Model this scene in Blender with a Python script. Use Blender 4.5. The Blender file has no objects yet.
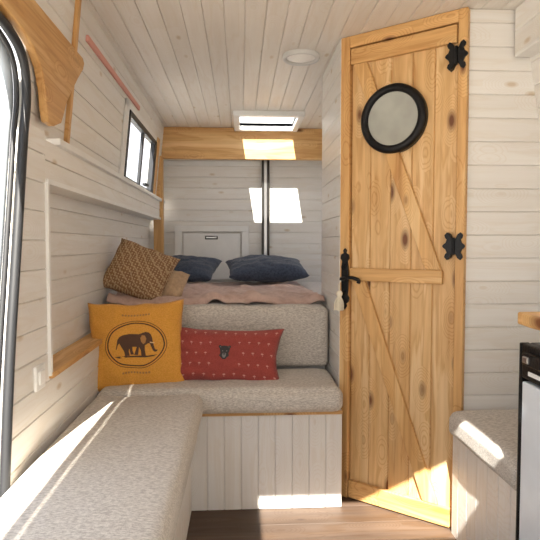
import bpy, bmesh, math, random
from mathutils import Vector, Matrix, noise
random.seed(7)
V=Vector
X,Y,Z=V((1,0,0)),V((0,1,0)),V((0,0,1))
scn=bpy.context.scene

# ------------------------------------------------------------ materials
def nm(name):
    m=bpy.data.materials.new(name); m.use_nodes=True
    nt=m.node_tree; b=nt.nodes['Principled BSDF']
    return m,nt,b
def N(nt,t,**kw):
    n=nt.nodes.new(t)
    for k,v in kw.items():
        if k in n.inputs.keys(): n.inputs[k].default_value=v
        else: setattr(n,k,v)
    return n
def ramp(nt,fac,stops):
    r=nt.nodes.new('ShaderNodeValToRGB'); e=r.color_ramp.elements
    while len(e)<len(stops): e.new(.5)
    for i,(p,c) in enumerate(stops):
        e[i].position=p; e[i].color=(*c,1)
    nt.links.new(fac,r.inputs[0]); return r.outputs[0]
def mix(nt,fac,a,b,mode='MIX'):
    m=nt.nodes.new('ShaderNodeMix'); m.data_type='RGBA'; m.blend_type=mode
    for s,v in ((m.inputs[0],fac),(m.inputs[6],a),(m.inputs[7],b)):
        if hasattr(v,'is_linked'): nt.links.new(v,s)
        elif isinstance(v,(int,float)): s.default_value=v
        else: s.default_value=(*v,1)
    return m.outputs[2]
def coords(nt,scale,island=True,rnd=7.0):
    tc=N(nt,'ShaderNodeTexCoord'); out=tc.outputs['Object']
    if island:
        g=N(nt,'ShaderNodeNewGeometry')
        mu=N(nt,'ShaderNodeMath',operation='MULTIPLY'); nt.links.new(g.outputs['Random Per Island'],mu.inputs[0]); mu.inputs[1].default_value=rnd
        ad=N(nt,'ShaderNodeVectorMath',operation='ADD'); nt.links.new(out,ad.inputs[0]); nt.links.new(mu.outputs[0],ad.inputs[1]); out=ad.outputs[0]
    mp=N(nt,'ShaderNodeMapping'); mp.inputs['Scale'].default_value=scale
    nt.links.new(out,mp.inputs[0]); return mp.outputs[0]
def bump(nt,b,h,s,d=.01):
    bp=N(nt,'ShaderNodeBump'); bp.inputs['Strength'].default_value=s; bp.inputs['Distance'].default_value=d
    nt.links.new(h,bp.inputs['Height']); nt.links.new(bp.outputs[0],b.inputs['Normal'])
def simple(name,col,rough=.5,metal=0,nscale=0,nstr=.1):
    m,nt,b=nm(name); b.inputs['Roughness'].default_value=rough; b.inputs['Metallic'].default_value=metal
    no=N(nt,'ShaderNodeTexNoise'); no.inputs['Scale'].default_value=nscale or 12
    nt.links.new(coords(nt,(1,1,1),False),no.inputs[0])
    v=.12 if nscale else .03
    c2=tuple(min(1,c*(1+v)) for c in col); c1=tuple(c*(1-v) for c in col)
    nt.links.new(ramp(nt,no.outputs[0],[(.3,c1),(.7,c2)]),b.inputs['Base Color'])
    if nscale: bump(nt,b,no.outputs[0],nstr)
    return m
def wood(name,axis,light,mid,dark,knot,rough=.5,knots=.09,white=0,nrm=None,dens=1.0):
    m,nt,b=nm(name); b.inputs['Roughness'].default_value=rough
    s=[14,14,14]; s[axis]=1.3
    s2=[34,34,34]; s2[axis]=1.0
    s3=[8.5*dens]*3; s3[axis]=3.6*dens
    if nrm is None: knots*=1.9
    else: s3[nrm]=.02
    no=N(nt,'ShaderNodeTexNoise',Scale=1.0,Detail=4.0,Distortion=.6); nt.links.new(coords(nt,s),no.inputs[0])
    c3=coords(nt,s3,rnd=23.0)
    vo=N(nt,'ShaderNodeTexVoronoi',Scale=1.0); nt.links.new(c3,vo.inputs[0])
    n2=N(nt,'ShaderNodeTexNoise',Scale=1.0,Detail=6.0,Roughness=.65,Distortion=.3); nt.links.new(coords(nt,s2),n2.inputs[0])
    dd=ramp(nt,vo.outputs['Distance'],[(0,(1,1,1)),(.45,(0,0,0))])
    mu=N(nt,'ShaderNodeMath',operation='MULTIPLY'); nt.links.new(dd,mu.inputs[0]); mu.inputs[1].default_value=2.2
    ad=N(nt,'ShaderNodeMath',operation='ADD'); nt.links.new(no.outputs[0],ad.inputs[0]); nt.links.new(mu.outputs[0],ad.inputs[1])
    m3=N(nt,'ShaderNodeMath',operation='MULTIPLY'); nt.links.new(ad.outputs[0],m3.inputs[0]); m3.inputs[1].default_value=26.0
    sn=N(nt,'ShaderNodeMath',operation='SINE'); nt.links.new(m3.outputs[0],sn.inputs[0])
    rings=ramp(nt,sn.outputs[0],[(.0,(1,1,1)),(.7,(.93,.89,.83) if not white else (.98,.97,.957)),(1,(.84,.75,.63) if not white else (.96,.94,.91))])
    base=ramp(nt,no.outputs[0],[(.32,dark),(.5,mid),(.66,light)])
    fine=ramp(nt,n2.outputs[0],[(.35,(.82,.77,.70) if not white else (.96,.95,.935)),(.6,(1,1,1))])
    col=mix(nt,1.0,base,fine,'MULTIPLY'); col=mix(nt,1.0,col,rings,'MULTIPLY')
    kf=ramp(nt,vo.outputs['Distance'],[(knots*.65,(1,1,1)),(knots,(.6,.6,.6)),(knots*1.7,(0,0,0))])
    if white: kf=mix(nt,1.0,kf,(.85,.85,.85),'MULTIPLY')
    col=mix(nt,kf,col,knot)
    g=N(nt,'ShaderNodeNewGeometry')
    tint=ramp(nt,g.outputs['Random Per Island'],[(0,(.86,.81,.74) if not white else (.95,.945,.935)),(1,(1,1,1))])
    col=mix(nt,1.0,col,tint,'MULTIPLY')
    nt.links.new(col,b.inputs['Base Color'])
    bump(nt,b,n2.outputs[0],.12 if not white else .10,.004)
    return m
def whitewood(name,axis,c=.84,nrm=None,w=.995):
    return wood(name,axis,(c,c*.985*w,c*.95*w*w),(c*.985,c*.965*w,c*.93*w*w),(c*.955,c*.925*w,c*.88*w*w),(c*.70,c*.56,c*.40),.45,.075,1,nrm)
PL,PM,PD,PK=(.86,.59,.29),(.78,.48,.20),(.65,.36,.13),(.19,.065,.02)
pine=[wood('pine_%d'%i,i,PL,PM,PD,PK,nrm=n_) for i,n_ in enumerate((1,None,1))]
pined=wood('pine_door',2,(.87,.63,.35),(.82,.55,.27),(.70,.42,.17),(.17,.06,.018),.5,.135,nrm=1,dens=1.12)
white=[whitewood('white_plank_%d'%i,i,nrm=n_) for i,n_ in enumerate((1,0,1))]
white_ce=whitewood('white_ceiling_plank',1,.86,2,.965)
plain=simple('white_paint',(.83,.82,.79),.45)
plastic=simple('white_plastic',(.86,.86,.84),.35)
black=simple('black_iron',(.012,.012,.013),.45,.6,90,.15)
rubber=simple('black_rubber',(.018,.019,.022),.5)
darkm=simple('dark_metal',(.05,.045,.04),.35,.6)
steel=simple('steel',(.5,.5,.5),.3,1)
floorm=wood('laminate',0,(.135,.092,.066),(.105,.070,.050),(.08,.052,.037),(.05,.028,.018),.55,.06,nrm=2)
def fabric(name,c1,c2,scale=90,stretch=(1,1,1),b_=.5,rough=.9):
    m,nt,b=nm(name); b.inputs['Roughness'].default_value=rough
    b.inputs['Sheen Weight'].default_value=.15
    s=[scale*k for k in stretch]
    no=N(nt,'ShaderNodeTexNoise',Scale=1.0,Detail=3.0,Roughness=.7); nt.links.new(coords(nt,s,False),no.inputs[0])
    nt.links.new(ramp(nt,no.outputs[0],[(.38,c1),(.6,c2)]),b.inputs['Base Color'])
    n2=N(nt,'ShaderNodeTexNoise',Scale=250.0,Detail=2.0); nt.links.new(coords(nt,(1,1,1),False),n2.inputs[0])
    ad=N(nt,'ShaderNodeMath',operation='ADD'); nt.links.new(no.outputs[0],ad.inputs[0]); nt.links.new(n2.outputs[0],ad.inputs[1])
    bump(nt,b,ad.outputs[0],b_,.004)
    return m
uph=fabric('melange_upholstery',(.42,.375,.325),(.68,.63,.56),95,(.8,2.2,2.4),.4)
orange=fabric('mustard_cotton',(.66,.30,.035),(.76,.36,.06),160)
red=fabric('rust_cotton',(.29,.045,.035),(.36,.062,.048),160)
navy=fabric('navy_cotton',(.035,.05,.08),(.065,.085,.13),60)
blanketm=fabric('pink_blanket',(.52,.35,.29),(.64,.46,.39),14,(1,1,1),.3)
sheet=fabric('sheet',(.62,.56,.52),(.7,.65,.6),40)
printd=simple('print_brown',(.09,.04,.02),.8)
printl=simple('print_tan',(.42,.2,.06),.8)
pinkp=simple('print_pink',(.62,.30,.24),.8)
greyp=simple('print_grey',(.22,.21,.20),.8)
darkp=simple('print_charcoal',(.04,.035,.035),.8)
redstrip=simple('red_tape',(.74,.36,.30),.7)
cotton=simple('tassel_cotton',(.85,.78,.62),.9)
def patt():
    m,nt,b=nm('brown_pattern'); b.inputs['Roughness'].default_value=.9
    cc=coords(nt,(1,1,1),False)
    def wv(dirn,sc,dist):
        w=N(nt,'ShaderNodeTexWave',Scale=sc,Distortion=dist); w.bands_direction=dirn; nt.links.new(cc,w.inputs[0]); return w.outputs[0]
    a=ramp(nt,wv('X',20,2.5),[(.5,(0,0,0)),(.65,(1,1,1))])
    b1=ramp(nt,wv('Y',20,2.5),[(.4,(0,0,0)),(.55,(1,1,1))])
    f=mix(nt,1.0,a,b1,'MULTIPLY')
    c3=ramp(nt,wv('DIAGONAL',12,4),[(.82,(0,0,0)),(.94,(.7,.7,.7))])
    f2=mix(nt,1.0,f,c3,'ADD')
    nt.links.new(mix(nt,f2,(.27,.145,.07),(.52,.37,.21)),b.inputs['Base Color'])
    return m
brownpat=patt()
def pane(name,tint=(.95,.97,1),a=.08,rough=.05):
    m,nt,b=nm(name)
    tr=N(nt,'ShaderNodeBsdfTransparent'); tr.inputs[0].default_value=(*tint,1)
    gl=N(nt,'ShaderNodeBsdfGlossy'); gl.inputs['Roughness'].default_value=rough
    ms=N(nt,'ShaderNodeMixShader'); ms.inputs[0].default_value=a
    nt.links.new(tr.outputs[0],ms.inputs[1]); nt.links.new(gl.outputs[0],ms.inputs[2])
    nt.links.new(ms.outputs[0],nt.nodes['Material Output'].inputs[0]); return m
glass=pane('window_glass')
frost=simple('frosted_glass',(.40,.41,.37),.12,0,10,.2)
frost.node_tree.nodes['Principled BSDF'].inputs['Coat Weight'].default_value=.8

# ------------------------------------------------------------ mesh helpers
def root(name):
    e=bpy.data.objects.new(name,None); scn.collection.objects.link(e); e.empty_display_size=.05; return e
def obj(name,bm,mats,parent=None,smooth=False):
    bmesh.ops.recalc_face_normals(bm,faces=bm.faces[:])
    me=bpy.data.meshes.new(name); bm.to_mesh(me); bm.free()
    for m in (mats if isinstance(mats,(list,tuple)) else [mats]): me.materials.append(m)
    if smooth:
        for p in me.polygons: p.use_smooth=True
    o=bpy.data.objects.new(name,me); scn.collection.objects.link(o)
    if parent: o.parent=parent
    return o
def prism(bm,prof0,prof1,mi=0):
    a=[bm.verts.new(p) for p in prof0]; b=[bm.verts.new(p) for p in prof1]; n=len(a)
    fs=[bm.faces.new(a),bm.faces.new(b[::-1])]
    for i in range(n): fs.append(bm.faces.new((a[i],b[i],b[(i+1)%n],a[(i+1)%n])))
    for f in fs: f.material_index=mi
def boards(name,o,a,b,L,W,pitch,mat,holes=(),parent=None,th=.02,c=.0045,s0fn=None,off=0.):
    bm=bmesh.new(); o=V(o); n=a.cross(b)
    t0=-off
    while t0<W-1e-6:
        t1=t0+pitch; lo=max(t0,0); hi=min(t1,W)
        cuts=sorted({lo,hi}|{h for H in holes for h in H[2:4] if lo<h<hi})
        for u0,u1 in zip(cuts,cuts[1:]):
            if u1-u0<.002: continue
            mid=(u0+u1)/2; iv=[(0,L)]
            for H in holes:
                if H[2]<mid<H[3]:
                    nv=[]
                    for p,q in iv:
                        if H[0]>p: nv.append((p,min(q,H[0])))
                        if H[1]<q: nv.append((max(p,H[1]),q))
                    iv=[k for k in nv if k[1]-k[0]>.001]
            c0=c if abs(u0-lo)<1e-6 and u1-u0>2.5*c else 0; c1=c if abs(u1-hi)<1e-6 and u1-u0>2.5*c else 0
            pr=[(u0,-th),(u0,-c0*1.2)]+([(u0+c0*.7,0)] if c0 else [])+([(u1-c1*.7,0)] if c1 else [])+[(u1,-c1*1.2),(u1,-th)]
            for p,q in iv:
                f=(lambda t:s0fn(t)) if s0fn else (lambda t:p)
                prism(bm,[o+a*f(t)+b*t+n*d for t,d in pr],[o+a*q+b*t+n*d for t,d in pr])
        t0=t1
    return obj(name,bm,mat,parent)
def box(name,lo,hi,mat,parent=None,bev=.004,seg=2,fr=None):
    """box in frame fr=(o,a,b,n) or world"""
    bm=bmesh.new(); bmesh.ops.create_cube(bm,size=1)
    lo=V(lo);hi=V(hi)
    for v in bm.verts: v.co=V([lo[i]+(v.co[i]+.5)*(hi[i]-lo[i]) for i in range(3)])
    if bev:
        bmesh.ops.bevel(bm,geom=bm.edges[:],offset=min(bev,min(hi-lo)*.49),segments=seg,profile=.5,affect='EDGES')
    if fr:
        o,a,b,n=fr; o=V(o)
        for v in bm.verts: v.co=o+a*v.co.x+b*v.co.y+n*v.co.z
    return obj(name,bm,mat,parent,smooth=False)
def cushion(name,lo,hi,mat,parent,r=.035,puff=.012,cut=26):
    """upholstered block: rounded and slightly crowned with soft irregularity"""
    bm=bmesh.new(); bmesh.ops.create_cube(bm,size=1)
    bmesh.ops.subdivide_edges(bm,edges=bm.edges[:],cuts=cut,use_grid_fill=True)
    lo=V(lo);hi=V(hi);c=(lo+hi)/2;h=(hi-lo)/2
    for v in bm.verts:
        u=v.co*2; d=[]
        p=V([math.copysign(1-(1-abs(k))**1.6,k) for k in u]); q=V([p[i]*h[i] for i in range(3)])
        inner=V([max(-h[i]+r,min(h[i]-r,q[i])) for i in range(3)])
        dl=q-inner
        if dl.length>1e-6: q=inner+dl.normalized()*min(r,dl.length) if dl.length>r else q
        w=c+q
        cr=puff*(1-min(1,abs(u.x))**4)*(1-min(1,abs(u.y))**4)
        if u.z>0: w.z+=cr*u.z
        cr2=puff*.7*(1-min(1,abs(u.x))**4)*(1-min(1,abs(u.z))**2)
        w.y+=cr2*u.y
        nz=noise.noise(w*5)*.006+noise.noise(w*13)*.002
        w.z+=nz*(u.z>0); w.x+=nz*.6; w.y+=nz*.6
        v.co=w
    return obj(name,bm,mat,parent,True)
def tube(name,pts,r,mat,parent=None,cyc=False,smooth=True,res=6):
    cu=bpy.data.curves.new(name,'CURVE'); cu.dimensions='3D'; cu.bevel_depth=r; cu.bevel_resolution=3; cu.use_fill_caps=True
    sp=cu.splines.new('BEZIER' if smooth else 'POLY'); P=sp.bezier_points if smooth else sp.points
    P.add(len(pts)-1)
    for p,q in zip(P,pts):
        if smooth: p.co=q; p.handle_left_type=p.handle_right_type='AUTO'
        else: p.co=(*q,1)
    sp.use_cyclic_u=cyc; cu.resolution_u=res; cu.materials.append(mat)
    o=bpy.data.objects.new(name,cu); scn.collection.objects.link(o)
    if parent: o.parent=parent
    return o
def extr(name,pts,mapf,d0,d1,mat,parent=None,bev=.0):
    bm=bmesh.new(); prism(bm,[V(mapf(p,d0)) for p in pts],[V(mapf(p,d1)) for p in pts])
    o=obj(name,bm,mat,parent)
    if bev:
        md=o.modifiers.new('b','BEVEL'); md.width=bev; md.segments=2; md.limit_method='ANGLE'
    return o
def lathe(name,prof,mat,parent=None,seg=48,M=None,closed=False):
    bm=bmesh.new(); rings=[]
    for i in range(seg):
        a=i/seg*math.tau; rings.append([bm.verts.new((r*math.cos(a),r*math.sin(a),z)) for r,z in prof])
    n=len(prof)
    for i in range(seg):
        A,B=rings[i],rings[(i+1)%seg]
        for j in range(n if closed else n-1): bm.faces.new((A[j],B[j],B[(j+1)%n],A[(j+1)%n]))
    bmesh.ops.remove_doubles(bm,verts=bm.verts[:],dist=1e-5)
    if M is not None: bmesh.ops.transform(bm,matrix=M,verts=bm.verts[:])
    return obj(name,bm,mat,parent,True)

# ------------------------------------------------------------ pillows
class Pil:
    def __init__(s,name,w,h,T,mat,loc,yaw=0,lean=15,roll=0,seed=0,flat=False,pinch=.08):
        s.w,s.h,s.T,s.seed,s.k=w,h,T,seed,pinch
        bm=bmesh.new(); n=44
        def grid(sg):
            g=[[None]*(n+1) for _ in range(n+1)]
            for i in range(n+1):
                for j in range(n+1):
                    u=-1+2*i/n; v=-1+2*j/n
                    g[i][j]=bm.verts.new(s.p(u,v,sg))
            for i in range(n):
                for j in range(n): bm.faces.new((g[i][j],g[i+1][j],g[i+1][j+1],g[i][j+1]))
        grid(1);grid(-1)
        bmesh.ops.remove_doubles(bm,verts=bm.verts[:],dist=1e-4)
        s.o=obj(name,bm,mat,None,True)
        R=math.radians
        s.o.matrix_basis=Matrix.Translation(loc)@Matrix.Rotation(R(yaw),4,'Z')@Matrix.Rotation(R(0 if flat else 90-lean),4,'X')@Matrix.Rotation(R(roll),4,'Z')
    def p(s,u,v,sg=1,e=0):
        f=max(0,(1-u*u))**.5*max(0,(1-v*v))**.5
        z=s.T*f**.8
        w=noise.noise(V((u*2.2+s.seed,v*2.2,s.seed*1.7+sg)))*.12+noise.noise(V((u*5,v*5+s.seed,sg)))*.06
        z*=1+w*1.7
        z+=.004*math.sin(17*u+s.seed)*f*(abs(v)>.7)+.004*math.sin(15*v+s.seed)*f*(abs(u)>.7)
        x=s.w/2*u*(1-s.k*(1-v*v)); y=s.h/2*v*(1-s.k*(1-u*u))
        x+=.006*noise.noise(V((u*1.5+s.seed,v*3,7)));y+=.006*noise.noise(V((u*3,v*1.5+s.seed,9)))
        return V((x,y,sg*z+e))
    def poly(s,name,polys,mat,cuts=3,e=.0025):
        bm=bmesh.new()
        for P in polys:
            f=bm.faces.new([bm.verts.new((x,y,0)) for x,y in P])
        bmesh.ops.triangulate(bm,faces=bm.faces[:])
        if cuts: bmesh.ops.subdivide_edges(bm,edges=bm.edges[:],cuts=cuts,use_grid_fill=True)
        for v in bm.verts: v.co=s.p(v.co.x,v.co.y,1,e)
        o=obj(name,bm,mat,s.o); return o
    def ring(s,name,cx,cy,ru,rv,t,mat,seg=72,e=.002):
        bm=bmesh.new(); a=[];b=[]
        for i in range(seg):
            k=i/seg*math.tau
            a.append(bm.verts.new(s.p(cx+ru*math.cos(k),cy+rv*math.sin(k),1,e)))
            b.append(bm.verts.new(s.p(cx+(ru-t)*math.cos(k),cy+(rv-t)*math.sin(k),1,e)))
        for i in range(seg): bm.faces.new((a[i],a[(i+1)%seg],b[(i+1)%seg],b[i]))
        return obj(name,bm,mat,s.o)

# ============================================================ SHELL
CE=2.19
# floor
fl=root('floor')
boards('floor_planks',(-.78,-1,0),X,Y,2.06,5.75,.15,floorm,parent=fl,th=.03,c=.0015)
# ceiling
ce=root('ceiling')
boards('ceiling_planks',(-.68,-1,CE),Y,X,5.75,1.97,.088,white_ce,
       holes=[(5.0,5.46,.68,1.11),(1.26,1.67,.43,1.31)],parent=ce,th=.025)
# rear wall
wr=root('wall_rear')
boards('rear_planks',(-.80,4.70,0),X,Z,2.1,2.2,.095,white[0],parent=wr)
# left wall
wl=root('wall_left')
def sealy(z):
    P=[(0,1.44),(.5,1.50),(.9,1.56),(1.2,1.62),(1.6,1.70),(3,1.75)]
    for (a,b),(c,d) in zip(P,P[1:]):
        if z<=c: return b+(d-b)*(z-a)/(c-a)
    return 1.75
boards('pillar_planks',(-.65,0,0),Y,Z,1.86,1.60,.095,white[1],parent=wl,s0fn=sealy)
boards('lower_planks',(-.65,1.86,0),Y,Z,1.0,.765,.095,white[1],parent=wl)
boards('niche_planks',(-.74,1.80,.70),Y,Z,2.95,.80,.095,white[1],parent=wl)
boards('band_planks',(-.65,1.86,1.435),Y,Z,2.75,.14,.07,white[1],parent=wl)
box('niche_side',(-.745,1.845,.70),(-.652,1.862,1.6),plain,wl,0)
box('niche_soffit',(-.745,1.86,1.425),(-.640,4.62,1.442),plain,wl,.002)
box('niche_jamb',(-.655,1.852,.775),(-.640,1.872,1.43),plain,wl,.002)
box('upper_rail',(-.72,1.96,1.572),(-.630,4.62,1.596),plain,wl,.004)
box('front_lower',(-.67,-1,0),(-.65,-.1,1.62),plain,wl,0)
box('sill',(-.70,-.1,-.03),(-.645,1.5,.06),plain,wl,.004)
bs=V((.06,0,.60)).normalized(); ns=Y.cross(bs)
FO=(V((-.68,-1,1.585)),Y,bs,ns)
boards('upper_planks',FO[0],Y,bs,5.75,.63,.095,white[1],holes=[(.9,2.73,-1,.265),(4.18,5.16,.015,.41)],parent=wl,off=.03)
box('niche_bottom',(-.745,2.8,.72),(-.65,4.7,.76),plain,wl,0)
# pine trims
box('trim_1',(-.742,1.862,.764),(-.636,2.86,.786),pine[1],None,.004)   # niche ledge
FB=lambda p,d:(d,p[0],p[1])
hb=[(-.1,1.865),(1.50,1.862),(1.62,1.850),(1.72,1.825),(1.785,1.78),(1.815,1.72),(1.825,1.66),(1.84,1.625),(1.90,1.625),(1.97,1.65),(2.00,1.69),(2.04,1.745),(2.10,1.80),(2.18,1.87),(2.25,1.925),(2.268,1.955),(2.25,1.972),(-.1,1.985)]
extr('trim_2',hb,FB,-.655,-.628,pine[1],None,.005)
box('trim_3',(3.135,.0,.0),(3.165,.60,.016),pine[2],None,.003,fr=FO)
box('trim_4',(3.30,.475,.0),(4.45,.502,.012),redstrip,None,.003,fr=FO)
box('trim_5',(-.70,4.44,.95),(-.625,4.51,1.94),pine[2],None,.004)
# pine beam above the bed
box('ceiling_beam',(-.70,4.515,1.93),(1.25,4.56,2.188),pine[0],None,.004)
# right wall
wrt=root('wall_right')
boards('right_planks',(1.27,4.75,0),-Y,Z,5.75,1.62,.095,white[1],holes=[(.35,1.35,1.02,1.55)],parent=wrt)
bs2=V((-.10,0,.60)).normalized()
boards('right_upper_planks',(1.27,4.75,1.6),-Y,bs2,5.75,.62,.095,white[1],parent=wrt)
# bathroom partition
P0=V((.498,2.565,0)); P1=V((.934,2.212,0)); u=(P1-P0); LD=u.length; ang=math.atan2(u.y,u.x)
wb=root('wall_bathroom')
boards('front_planks',(P1.x-.006,P1.y+.003,0),X,Z,.36,CE,.097,white[0],parent=wb)
boards('side_planks',(.475,3.13,0),-Y,Z,.57,CE,.097,white[1],parent=wb)
boards('back_planks',(1.26,3.13,0),-X,Z,.785,CE,.097,white[0],parent=wb)
# cab end with windscreen opening
wf=root('wall_front')
box('bulkhead_low',(-.7,-1.03,-.0),(1.3,-1.0,.85),plain,wf,0)
box('bulkhead_top',(-.7,-1.03,2.0),(1.3,-1.0,2.2),plain,wf,0)

# ---------- sliding door seal
sd=root('sliding_door_frame')
sp=[(-.655,1.44,.06),(-.655,1.505,.5),(-.655,1.565,.9),(-.655,1.625,1.2),(-.655,1.695,1.55),(-.655,1.725,1.70),(-.655,1.70,1.785),(-.655,1.62,1.828),(-.655,1.45,1.842),(-.655,.6,1.85),(-.655,-.1,1.85)]
tube('rubber_seal',sp,.014,rubber,sd)
tube('seal_lip',[(x-.022,y-.02,z-.008) for x,y,z in sp],.008,rubber,sd)
tube('painted_flange',[(x-.05,y-.02,z-.004) for x,y,z in sp],.018,simple('door_frame_paint',(.30,.34,.38),.5),sd)

# ---------- window_1 in left wall
w1=root('window_1')
WT=.405
def wb_(nm_,s0,s1,t0,t1,n0=-.02,n1=.018,m=rubber): box(nm_,(s0,t0,n0),(s1,t1,n1),m,w1,.004,fr=FO)
wb_('frame_bottom',4.17,5.17,.0,.038); wb_('frame_top',4.17,5.17,WT-.025,WT+.01)
wb_('frame_left',4.17,4.20,.0,WT+.01); wb_('frame_right',5.08,5.17,.0,WT+.01)
wb_('divider',4.66,4.70,.035,WT-.025,-.012,.008)
wb_('glass_pane',4.19,5.10,.03,WT-.02,-.012,-.008,glass)
wb_('handle',4.80,4.90,.05,.068,.0,.03)
for n_,a_ in (('casing_left',(4.08,4.17,.01,WT+.05)),('casing_top',(4.08,5.24,WT+.01,WT+.05))):
    wb_(n_,*a_,0,.012,plain)
wb_('casing_right',5.17,5.27,.0,WT+.05,0,.02,pine[2])

# ---------- added_window right wall by the bed (invented opening, out of view, added to brighten the bed area)
w4=root('added_window')
for n_,lo_,hi_ in (('top',(1.255,3.38,1.54),(1.285,4.42,1.58)),('bottom',(1.255,3.38,.99),(1.285,4.42,1.03)),('left',(1.255,4.39,1.03),(1.285,4.42,1.54)),('right',(1.255,3.38,1.03),(1.285,3.41,1.54)),('mid',(1.262,3.88,1.03),(1.28,3.92,1.54))):
    box('frame_'+n_,lo_,hi_,rubber,w4,.004)
box('glass_pane',(1.268,3.41,1.03),(1.272,4.39,1.54),glass,w4,0)

# ---------- skylight & front roof hatch
def hatch(name,x0,x1,y0,y1,lift):
    h=root(name); f=.045
    for i,(a,b) in enumerate((((x0-f,y0-f),(x1+f,y0)),((x0-f,y1),(x1+f,y1+f)),((x0-f,y0-.001),(x0,y1+.001)),((x1,y0-.001),(x1+f,y1+.001)))):
        box('frame_%d'%i,(a[0],a[1],CE-.035),(b[0],b[1],CE+.004),plastic,h,.006)
    for i,(a,b) in enumerate((((x0-.01,y0-.01),(x1+.01,y0)),((x0-.01,y1),(x1+.01,y1+.01)),((x0-.01,y0),(x0,y1)),((x1,y0),(x1+.01,y1)))):
        box('liner_%d'%i,(a[0],a[1],CE-.0),(b[0],b[1],CE+.06),plastic,h,0)
    box('dome_pane',(x0-.01,y0-.01,CE+.06),(x1+.01,y1+.01,CE+.066),glass,h,0)
hatch('window_2',.00,.43,4.0,4.46,.0)
hatch('window_3',-.25,.63,.26,.67,.0)

# ---------- ceiling light
cl=root('ceiling_light')
Mc=Matrix.Translation((.315,2.80,CE))
lathe('trim_ring',[(.094,0),(.096,-.016),(.090,-.024),(.076,-.020),(.073,-.006)],simple('lamp_ring',(.62,.61,.59),.35),cl,M=Mc)
lathe('diffuser',[(.0,-.020),(.05,-.0195),(.074,-.012)],simple('diffuser_white',(.93,.92,.88),.3),cl,M=Mc)

# ============================================================ REAR DOORS details
rd=root('door_2')
YR=4.70
for i,(a,b,m) in enumerate(((.188,.207,darkm),(.207,.235,steel),(.235,.255,darkm),(-.70,-.675,darkm))):
    box('edge_%d'%i,(a,YR-.03-(.006 if m is darkm else 0),.8),(b,YR+.001,1.99),m,rd,.003)
box('left_door_cap',(-.672,YR-.012,1.90),(.18,YR,1.94),plain,rd,.003)
hp=root('wall_hatch')
x0,x1,z0,z1=-.56,.075,.92,1.385
box('frame_left',(x0,YR-.03,z0),(x0+.06,YR,z1),plain,hp,.003)
box('frame_right',(x1-.06,YR-.03,z0),(x1,YR,z1),plain,hp,.003)
box('frame_top',(x0-.0,YR-.032,z1-.05),(x1,YR,z1),plain,hp,.003)
box('lid',(x0+.075,YR-.024,z0),(x1-.075,YR,z1-.065),plain,hp,.004)
box('handle',(-.29,YR-.05,1.275),(-.20,YR-.022,1.292),steel,hp,.005)
box('handle_plate',(-.30,YR-.028,1.268),(-.19,YR-.022,1.298),darkm,hp,.003)

# ============================================================ BATHROOM DOOR
d1=root('door_1'); d1.location=P0; d1.rotation_euler=(0,0,ang)
RP=LD-.030
def db(n,s0,s1,z0,z1,y0,y1,m,bev=.004): return box(n,(s0,y0,z0),(s1,y1,z1),m,d1,bev)
db('frame_post_left',-.012,.035,0,CE-.002,-.02,.05,pine[2])
db('frame_post_right',RP,LD+.008,0,CE-.002,-.02,.03,pine[2])
db('frame_head',.034,RP+.001,2.135,CE-.002,-.02,.05,pine[0])
boards('leaf_planks',(.037,0,2.132),-Z,X,2.129,RP-.039,(RP-.039)/5,pined,parent=d1,th=.03,c=.0055)
FD=lambda p,d:(p[0],d,p[1])
db('ledge_top',.040,RP-.005,2.055,2.128,-.022,.0,pine[0])
db('ledge_middle',.040,RP-.052,1.052,1.112,-.022,.0,pine[0])
db('ledge_bottom',.040,RP-.005,.006,.09,-.022,.0,pine[0])
w=.068; bE=RP-.058
extr('brace_upper',[(.052,2.054),(.052+w,2.054),(bE,1.113),(bE-w,1.113)],FD,-.020,0,pine[2],d1,.003)
extr('brace_lower',[(.052,1.051),(.052+w,1.051),(bE,.091),(bE-w,.091)],FD,-.020,0,pine[2],d1,.003)
# porthole
Mp=Matrix.Translation((.250,-.020,1.780))@Matrix.Rotation(math.radians(90),4,'X')
lathe('porthole_ring',[(.116,-.018),(.118,.012),(.123,.020),(.135,.024),(.148,.018),(.153,.006),(.153,-.018)],black,d1,seg=64,M=Mp,closed=True)
lathe('porthole_glass',[(0,.006),(.06,.006),(.119,.004)],frost,d1,seg=64,M=Mp)
# hinges: butterfly leaves
half=[(0,-.030),(.008,-.034),(.016,-.050),(.030,-.058),(.042,-.046),(.038,-.034),(.030,-.028),(.036,-.014),(.048,-.006),(.052,0),(.048,.006),(.036,.014),(.030,.028),(.038,.034),(.042,.046),(.030,.058),(.016,.050),(.008,.034),(0,.030)]
HX=RP-.004
for k,zz in enumerate((2.0,1.215)):
    for sg in (-1,1):
        extr('hinge_leaf_%d%s'%(k,'ab'[sg>0]),[(HX+sg*(p[0]*.88+.002),zz+p[1]*1.0) for p in half],FD,-.029,-.0215 if sg>0 else -.0,black,d1,.0015)
    tube('hinge_pin_%d'%k,[(HX,-.030,zz-.036),(HX,-.030,zz+.036)],.0060,black,d1,smooth=False)
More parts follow.
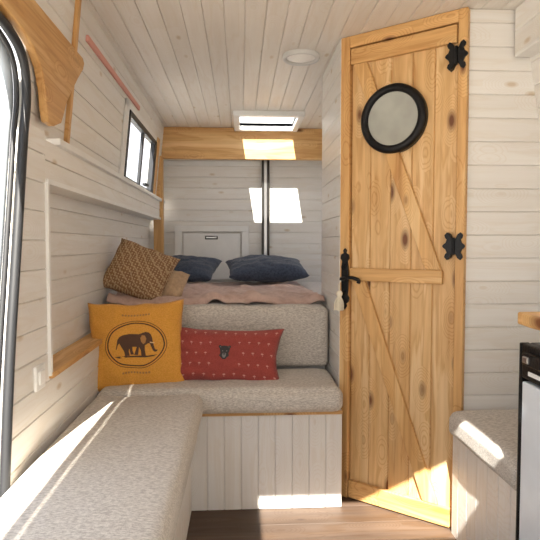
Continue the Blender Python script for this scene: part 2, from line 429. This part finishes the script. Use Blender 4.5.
# handle
hz=1.06
pl=[(0,.150),(.010,.138),(.006,.126),(.020,.118),(.024,.100),(.014,.086),(.018,.060),(.018,-.05),(.014,-.078),(.024,-.092),(.020,-.112),(.007,-.122),(.011,-.134),(0,-.150)]
hx=.018
poly=[(hx+a,hz+b*.97) for a,b in pl]+[(hx-a,hz+b*.97) for a,b in pl[-2:0:-1]]
extr('handle_plate',poly,FD,-.028,-.018,black,d1,.002)
tube('handle_spindle',[(hx,-.02,hz+.0),(hx,-.060,hz+.0)],.010,black,d1,smooth=False)
tube('handle_lever',[(hx-.004,-.058,hz),(hx+.02,-.062,hz+.002),(hx+.045,-.060,hz+.008),(hx+.072,-.056,hz+.004),(hx+.088,-.054,hz-.006),(hx+.084,-.054,hz-.016)],.0085,black,d1)
tube('knob_ring',[(hx+.013*math.cos(a),-.03,hz+.055+.013*math.sin(a)) for a in [i*math.tau/8 for i in range(8)]],.004,black,d1,True)
tube('key',[(hx,-.025,hz-.06),(hx,-.055,hz-.06)],.004,black,d1,smooth=False)
tx=hx-.012
tube('tassel_cord',[(hx,-.062,hz-.005),(tx,-.060,hz-.03),(tx,-.055,hz-.06)],.0025,cotton,d1)
lathe('tassel_head',[(0,.016),(.012,.010),(.016,-.002),(.011,-.014),(.009,-.02)],cotton,d1,20,Matrix.Translation((tx,-.055,hz-.068)))
for i in range(40):
    a=i*2.4; r=.004+.018*random.random()
    tube('tassel_strand_%d'%i,[(tx+.005*math.cos(a),-.055+.005*math.sin(a),hz-.08),(tx+r*math.cos(a),-.055+r*math.sin(a),hz-.11),(tx+r*1.1*math.cos(a),-.055+r*1.1*math.sin(a),hz-.15+.006*random.random())],.0021,cotton,d1)

# ============================================================ BENCHES
sb=root('side_bench')
boards('base_planks',(-.225,.35,.452),-Z,Y,.45,2.09,.09,white[2],parent=sb)
box('base_end',(-.635,.35,.002),(-.245,.37,.45),plain,sb,0)
box('base_top',(-.638,.352,.44),(-.226,2.43,.458),plain,sb,0)
cushion('seat_cushion',(-.640,.36,.458),(-.165,2.375,.562),uph,sb)
rb=root('corner_bench')
boards('base_planks',(-.23,2.44,.452),-Z,X,.45,.70,.078,white[2],parent=rb)
box('base_top',(-.64,2.442,.44),(.468,2.80,.458),plain,rb,0)
box('base_trim',(-.22,2.428,.442),(.470,2.444,.457),pine[0],rb,.003)
cushion('seat_cushion',(-.645,2.385,.458),(.468,2.81,.568),uph,rb,.04)
cushion('back_cushion',(-.645,2.80,.575),(.466,2.915,.892),uph,rb,.03,.012)
# right bench
rt=root('storage_bench')
boards('base_planks',(.893,1.62,0),Z,Y,.432,.575,.085,white[2],parent=rt)
box('base_top',(.895,1.62,.42),(1.265,2.19,.432),plain,rt,0)
cushion('seat_cushion',(.862,1.618,.432),(1.265,2.180,.530),uph,rt,.03)

# ============================================================ BED
bd=root('bed')
box('platform_front',(-.64,2.925,.002),(.465,3.14,.80),plain,bd,.003)
box('platform',(-.64,3.14,.002),(1.24,4.66,.80),plain,bd,.003)
cushion('mattress',(-.725,2.93,.80),(.468,4.66,.900),sheet,bd,.04,.0,14)
cushion('mattress_side',(.47,3.14,.80),(1.24,4.66,.900),sheet,bd,.04,.0,14)
bm=bmesh.new(); nx,ny=110,110; g=[]
for i in range(nx+1):
    r_=[]
    for j in range(ny+1):
        x=-.715+1.175*i/nx; y=2.925+1.45*j/ny
        f=1 if y<3.9 else .3
        z=.905+.012*noise.noise(V((x*4,y*5,1)))+f*.034*abs(noise.noise(V((x*9+y*3,y*4,3))))+f*.02*max(0,noise.noise(V((x*3+2,y*2.2,8))))*1.5
        z+=.018*math.exp(-((y-2.99-.03*math.sin(x*9))/.05)**2)+f*.014*max(0,math.sin(x*22+3*math.sin(y*6)+y*9))**3
        if j<2: z-=.012*(2-j)
        r_.append(bm.verts.new((x,y,z)))
    g.append(r_)
for i in range(nx):
    for j in range(ny): bm.faces.new((g[i][j],g[i+1][j],g[i+1][j+1],g[i][j+1]))
bl=obj('blanket',bm,blanketm,bd,True)
md=bl.modifiers.new('s','SOLIDIFY'); md.thickness=.010; md.offset=1

# ============================================================ PILLOWS
o1=Pil('throw_pillow',.455,.425,.07,orange,(-.490,2.58,.745),yaw=8,lean=17,roll=1,seed=1.3)
ele=[(-1.0,.22),(-.9,.42),(-.7,.56),(-.4,.62),(-.1,.57),(.12,.56),(.3,.66),(.48,.74),(.66,.70),(.78,.56),(.86,.34),(.90,.1),(.93,-.15),(.97,-.38),(1.05,-.50),(1.14,-.48),(1.12,-.60),(1.0,-.64),(.88,-.52),(.80,-.28),(.74,-.05),(.66,.0),(.56,-.06),(.46,-.12),(.44,-.4),(.48,-.80),(.24,-.80),(.22,-.42),(.14,-.25),(-.25,-.26),(-.38,-.30),(-.42,-.52),(-.36,-.80),(-.60,-.80),(-.66,-.50),(-.80,-.20),(-.90,.02),(-.97,-.10),(-1.04,-.38),(-1.08,-.36),(-1.03,-.06)]
S=lambda P,sx,sy,cx=0,cy=0:[(cx+x*sx,cy+y*sy) for x,y in P]
o1.poly('elephant_print',[S(ele,.40,.36,0,0)],printd)
o1.poly('elephant_legs',[S([(.02,-.24),(.14,-.24),(.10,-.5),(.06,-.76),(-.14,-.76),(-.06,-.5)],.40,.36),S([(-.40,-.28),(-.22,-.26),(-.22,-.5),(-.14,-.74),(-.32,-.74),(-.36,-.5)],.40,.36)],printd,2)
o1.poly('elephant_ear',[S([(.30,.52),(.46,.50),(.55,.30),(.50,.05),(.38,-.05),(.26,.10),(.22,.34)],.40,.36)],printl,2,.0035)
o1.poly('elephant_tusk',[S([(.74,.08),(.98,.0),(1.04,.06),(.96,-.06),(.74,-.0)],.40,.36)],simple('print_cream',(.75,.5,.25),.8),1,.0035)
o1.poly('ground_print',[S([(-1.15,-.80),(1.15,-.80),(.9,-.90),(-.9,-.90)],.40,.36)],printd,3,.0022)
o1.ring('oval_outer',0,-.02,.66,.56,.014,printd)
o1.ring('oval_inner',0,-.02,.615,.515,.028,printd)
for cy,rv in ((.66,1),(-.70,-1)):
    o1.poly('lettering_%s'%('a' if rv>0 else 'b'),[[( -.3+.06*i,cy+.0),( -.3+.06*i+.04,cy+.0),( -.3+.06*i+.04,cy+.045),( -.3+.06*i,cy+.045)] for i in range(10)],printl,0)
o2=Pil('throw_pillow.001',.565,.285,.078,red,(-.072,2.61,.682),yaw=-2,lean=20,roll=-2,seed=4.1,pinch=.12)
bear=[(-.62,-.2),(-.75,.2),(-.78,.5),(-.92,.62),(-.90,.85),(-.68,.95),(-.48,.82),(-.2,.88),(.2,.88),(.48,.82),(.68,.95),(.90,.85),(.92,.62),(.78,.5),(.75,.2),(.62,-.2),(.75,-.5),(.4,-.75),(.2,-.95),(-.2,-.95),(-.4,-.75),(-.75,-.5)]
BS=(.125,.27,0,.05)
o2.poly('bear_print',[S(bear,*BS)],darkp,2)
o2.poly('bear_muzzle',[S([(-.25,-.15),(.25,-.15),(.3,-.5),(.12,-.75),(-.12,-.75),(-.3,-.5)],*BS)],greyp,1,.0035)
o2.poly('bear_nose',[S([(-.2,-.2),(.2,-.2),(0,-.45)],*BS)],darkp,0,.0045)
o2.poly('bear_eyes',[S([(-.42,.15),(-.28,.22),(-.22,.1),(-.34,.05)],*BS),S([(.42,.15),(.28,.22),(.22,.1),(.34,.05)],*BS),S([(-.75,.65),(-.6,.78),(-.55,.62)],*BS),S([(.75,.65),(.6,.78),(.55,.62)],*BS)],greyp,0,.0035)
sp_=[]
for i in range(11):
    for j in range(5):
        cx=-.9+.18*i+(.09 if j%2 else 0); cy=-.78+.39*j
        if abs(cx)>.93 or (abs(cx)<.2 and abs(cy)<.5): continue
        for k in (-60,-30,0,30,60):
            a=math.radians(90+k); L=.034 ; wv=.006
            tip=(cx+L*math.cos(a),cy+2*L*math.sin(a)); px,py=-math.sin(a)*wv,math.cos(a)*wv*2
            m_=(cx+L*.55*math.cos(a),cy+2*L*.55*math.sin(a))
            sp_.append([(cx,cy),(m_[0]-px,m_[1]-py),tip,(m_[0]+px,m_[1]+py)])
        sp_.append([(cx-.003,cy),(cx+.003,cy),(cx+.003,cy-.06),(cx-.003,cy-.06)])
o2.poly('palm_prints',sp_,pinkp,0,.002)
o3=Pil('throw_pillow.002',.36,.33,.085,brownpat,(-.560,3.06,1.07),yaw=12,lean=32,roll=-24,seed=2.2)
o4=Pil('throw_pillow.003',.26,.22,.06,simple('tan_linen',(.50,.35,.22),.9,0,60,.2),(-.44,3.14,.99),yaw=0,lean=45,roll=-12,seed=3.2)
o5=Pil('bed_pillow',.62,.42,.09,navy,(.205,4.22,1.035),yaw=3,lean=76,roll=2,seed=5.2)
o6=Pil('bed_pillow.001',.50,.40,.08,navy,(-.42,4.20,1.035),yaw=-6,lean=72,roll=-4,seed=6.6)

# ============================================================ KITCHEN SIDE
kc=root('kitchen_counter')
edge=[(.845+.010*noise.noise(V((0,y*7,2))),y) for y in [.60+.0502*i for i in range(21)]]
extr('countertop',edge+[(1.262,1.608),(1.262,.60)],lambda p,d:(p[0],p[1],d),.978,1.016,pine[1],kc,.006)
box('side_panel',(.93,1.592,.002),(1.262,1.608,.978),plain,kc,.002)
box('divider_panel',(.865,1.05,.002),(1.262,1.07,.978),plain,kc,.002)
box('drawer_front',(.855,.62,.06),(.872,1.05,.95),plain,kc,.004)
box('end_panel',(.872,.62,.002),(1.262,.64,.978),plain,kc,.002)
fr=root('refrigerator')
fb=simple('fridge_panel',(.72,.77,.82),.3)
box('body',(.875,1.085,.003),(1.25,1.585,.925),simple('fridge_body',(.03,.03,.033),.4),fr,.008)
box('door_panel',(.850,1.10,.03),(.876,1.572,.81),fb,fr,.006)
box('door_edge',(.847,1.573,.02),(.876,1.586,.925),black,fr,.004)
box('control_header',(.848,1.10,.82),(.876,1.572,.925),black,fr,.006)
box('latch',(.832,1.44,.865),(.850,1.545,.905),black,fr,.006)
box('latch_button',(.826,1.50,.875),(.836,1.53,.895),steel,fr,.003)
box('logo_plate',(.8455,1.44,.835),(.8485,1.53,.848),plastic,fr,.001)
oc=root('overhead_cabinet')
boards('front',(1.13,2.2,2.0),-Y,Z,1.7,.19,.095,white[1],parent=oc)
box('bottom',(1.13,.5,1.992),(1.26,2.2,2.008),plain,oc,.003)

# light switch on pillar
sw=root('light_switch')
box('plate',(-.651,1.72,.755),(-.640,1.80,.835),plastic,sw,.004)
box('rocker',(-.642,1.738,.773),(-.634,1.782,.817),plastic,sw,.003)

# ============================================================ OUTSIDE
bm=bmesh.new(); bmesh.ops.create_grid(bm,x_segments=8,y_segments=8,size=60)
for v in bm.verts: v.co.z=-.6
obj('ground',bm,simple('gravel',(.42,.40,.37),.95,0,6,.5))

# ============================================================ LIGHT
sun=bpy.data.lights.new('sun','SUN'); sun.energy=26; sun.angle=math.radians(.5); sun.color=(1,.93,.81)
so=bpy.data.objects.new('sun',sun); scn.collection.objects.link(so)
dirv=V((.18,1,-1.19)).normalized(); so.rotation_euler=dirv.to_track_quat('-Z','Y').to_euler()
wd=bpy.data.worlds.new('sky'); scn.world=wd; wd.use_nodes=True; nt=wd.node_tree
bg=nt.nodes['Background']
tc=N(nt,'ShaderNodeTexCoord'); sx=N(nt,'ShaderNodeSeparateXYZ'); nt.links.new(tc.outputs['Generated'],sx.inputs[0])
c=ramp(nt,sx.outputs[2],[(0.0,(1.0,.955,.90)),(.35,(.93,.93,.97)),(1,(.66,.78,1.0))])
nt.links.new(c,bg.inputs[0]); bg.inputs[1].default_value=1.9
def portal(name,loc,rot,sx_,sy_):
    l=bpy.data.lights.new(name,'AREA'); l.shape='RECTANGLE'; l.size=sx_; l.size_y=sy_; l.cycles.is_portal=True
    o=bpy.data.objects.new(name,l); scn.collection.objects.link(o); o.location=loc; o.rotation_euler=rot
R=math.radians
portal('portal_windscreen',(.3,-1.02,1.42),(R(90),0,0),1.9*.88,1.15*.88)
portal('portal_side',(-.70,.72,.95),(0,R(-90),0),1.8*.88,1.65*.88)
portal('portal_skylight',(.215,4.23,2.28),(0,0,0),.43*.88,.46*.88)
portal('portal_hatch',(.19,.465,2.28),(0,0,0),.88*.88,.41*.88)
portal('portal_added_window',(1.30,3.9,1.285),(0,R(90),0),.53*.88,1.0*.88)  # sky portal for the added, unseen opening by the bed

# ============================================================ CAMERA
cam=bpy.data.cameras.new('camera'); cam.sensor_width=36; cam.lens=36; cam.clip_start=.02
co=bpy.data.objects.new('camera',cam); scn.collection.objects.link(co)
co.location=(0,0,1.22); co.rotation_euler=(R(90-2.65),0,R(-3.18)); scn.camera=co
# real-world scale
K=.88
for o in scn.objects:
    if o.parent: continue
    if o.type in('CAMERA','LIGHT'): o.location=o.location*K
    else: o.matrix_basis=Matrix.Scale(K,4)@o.matrix_basis
scn.view_settings.view_transform='Standard'
scn.view_settings.exposure=0.2
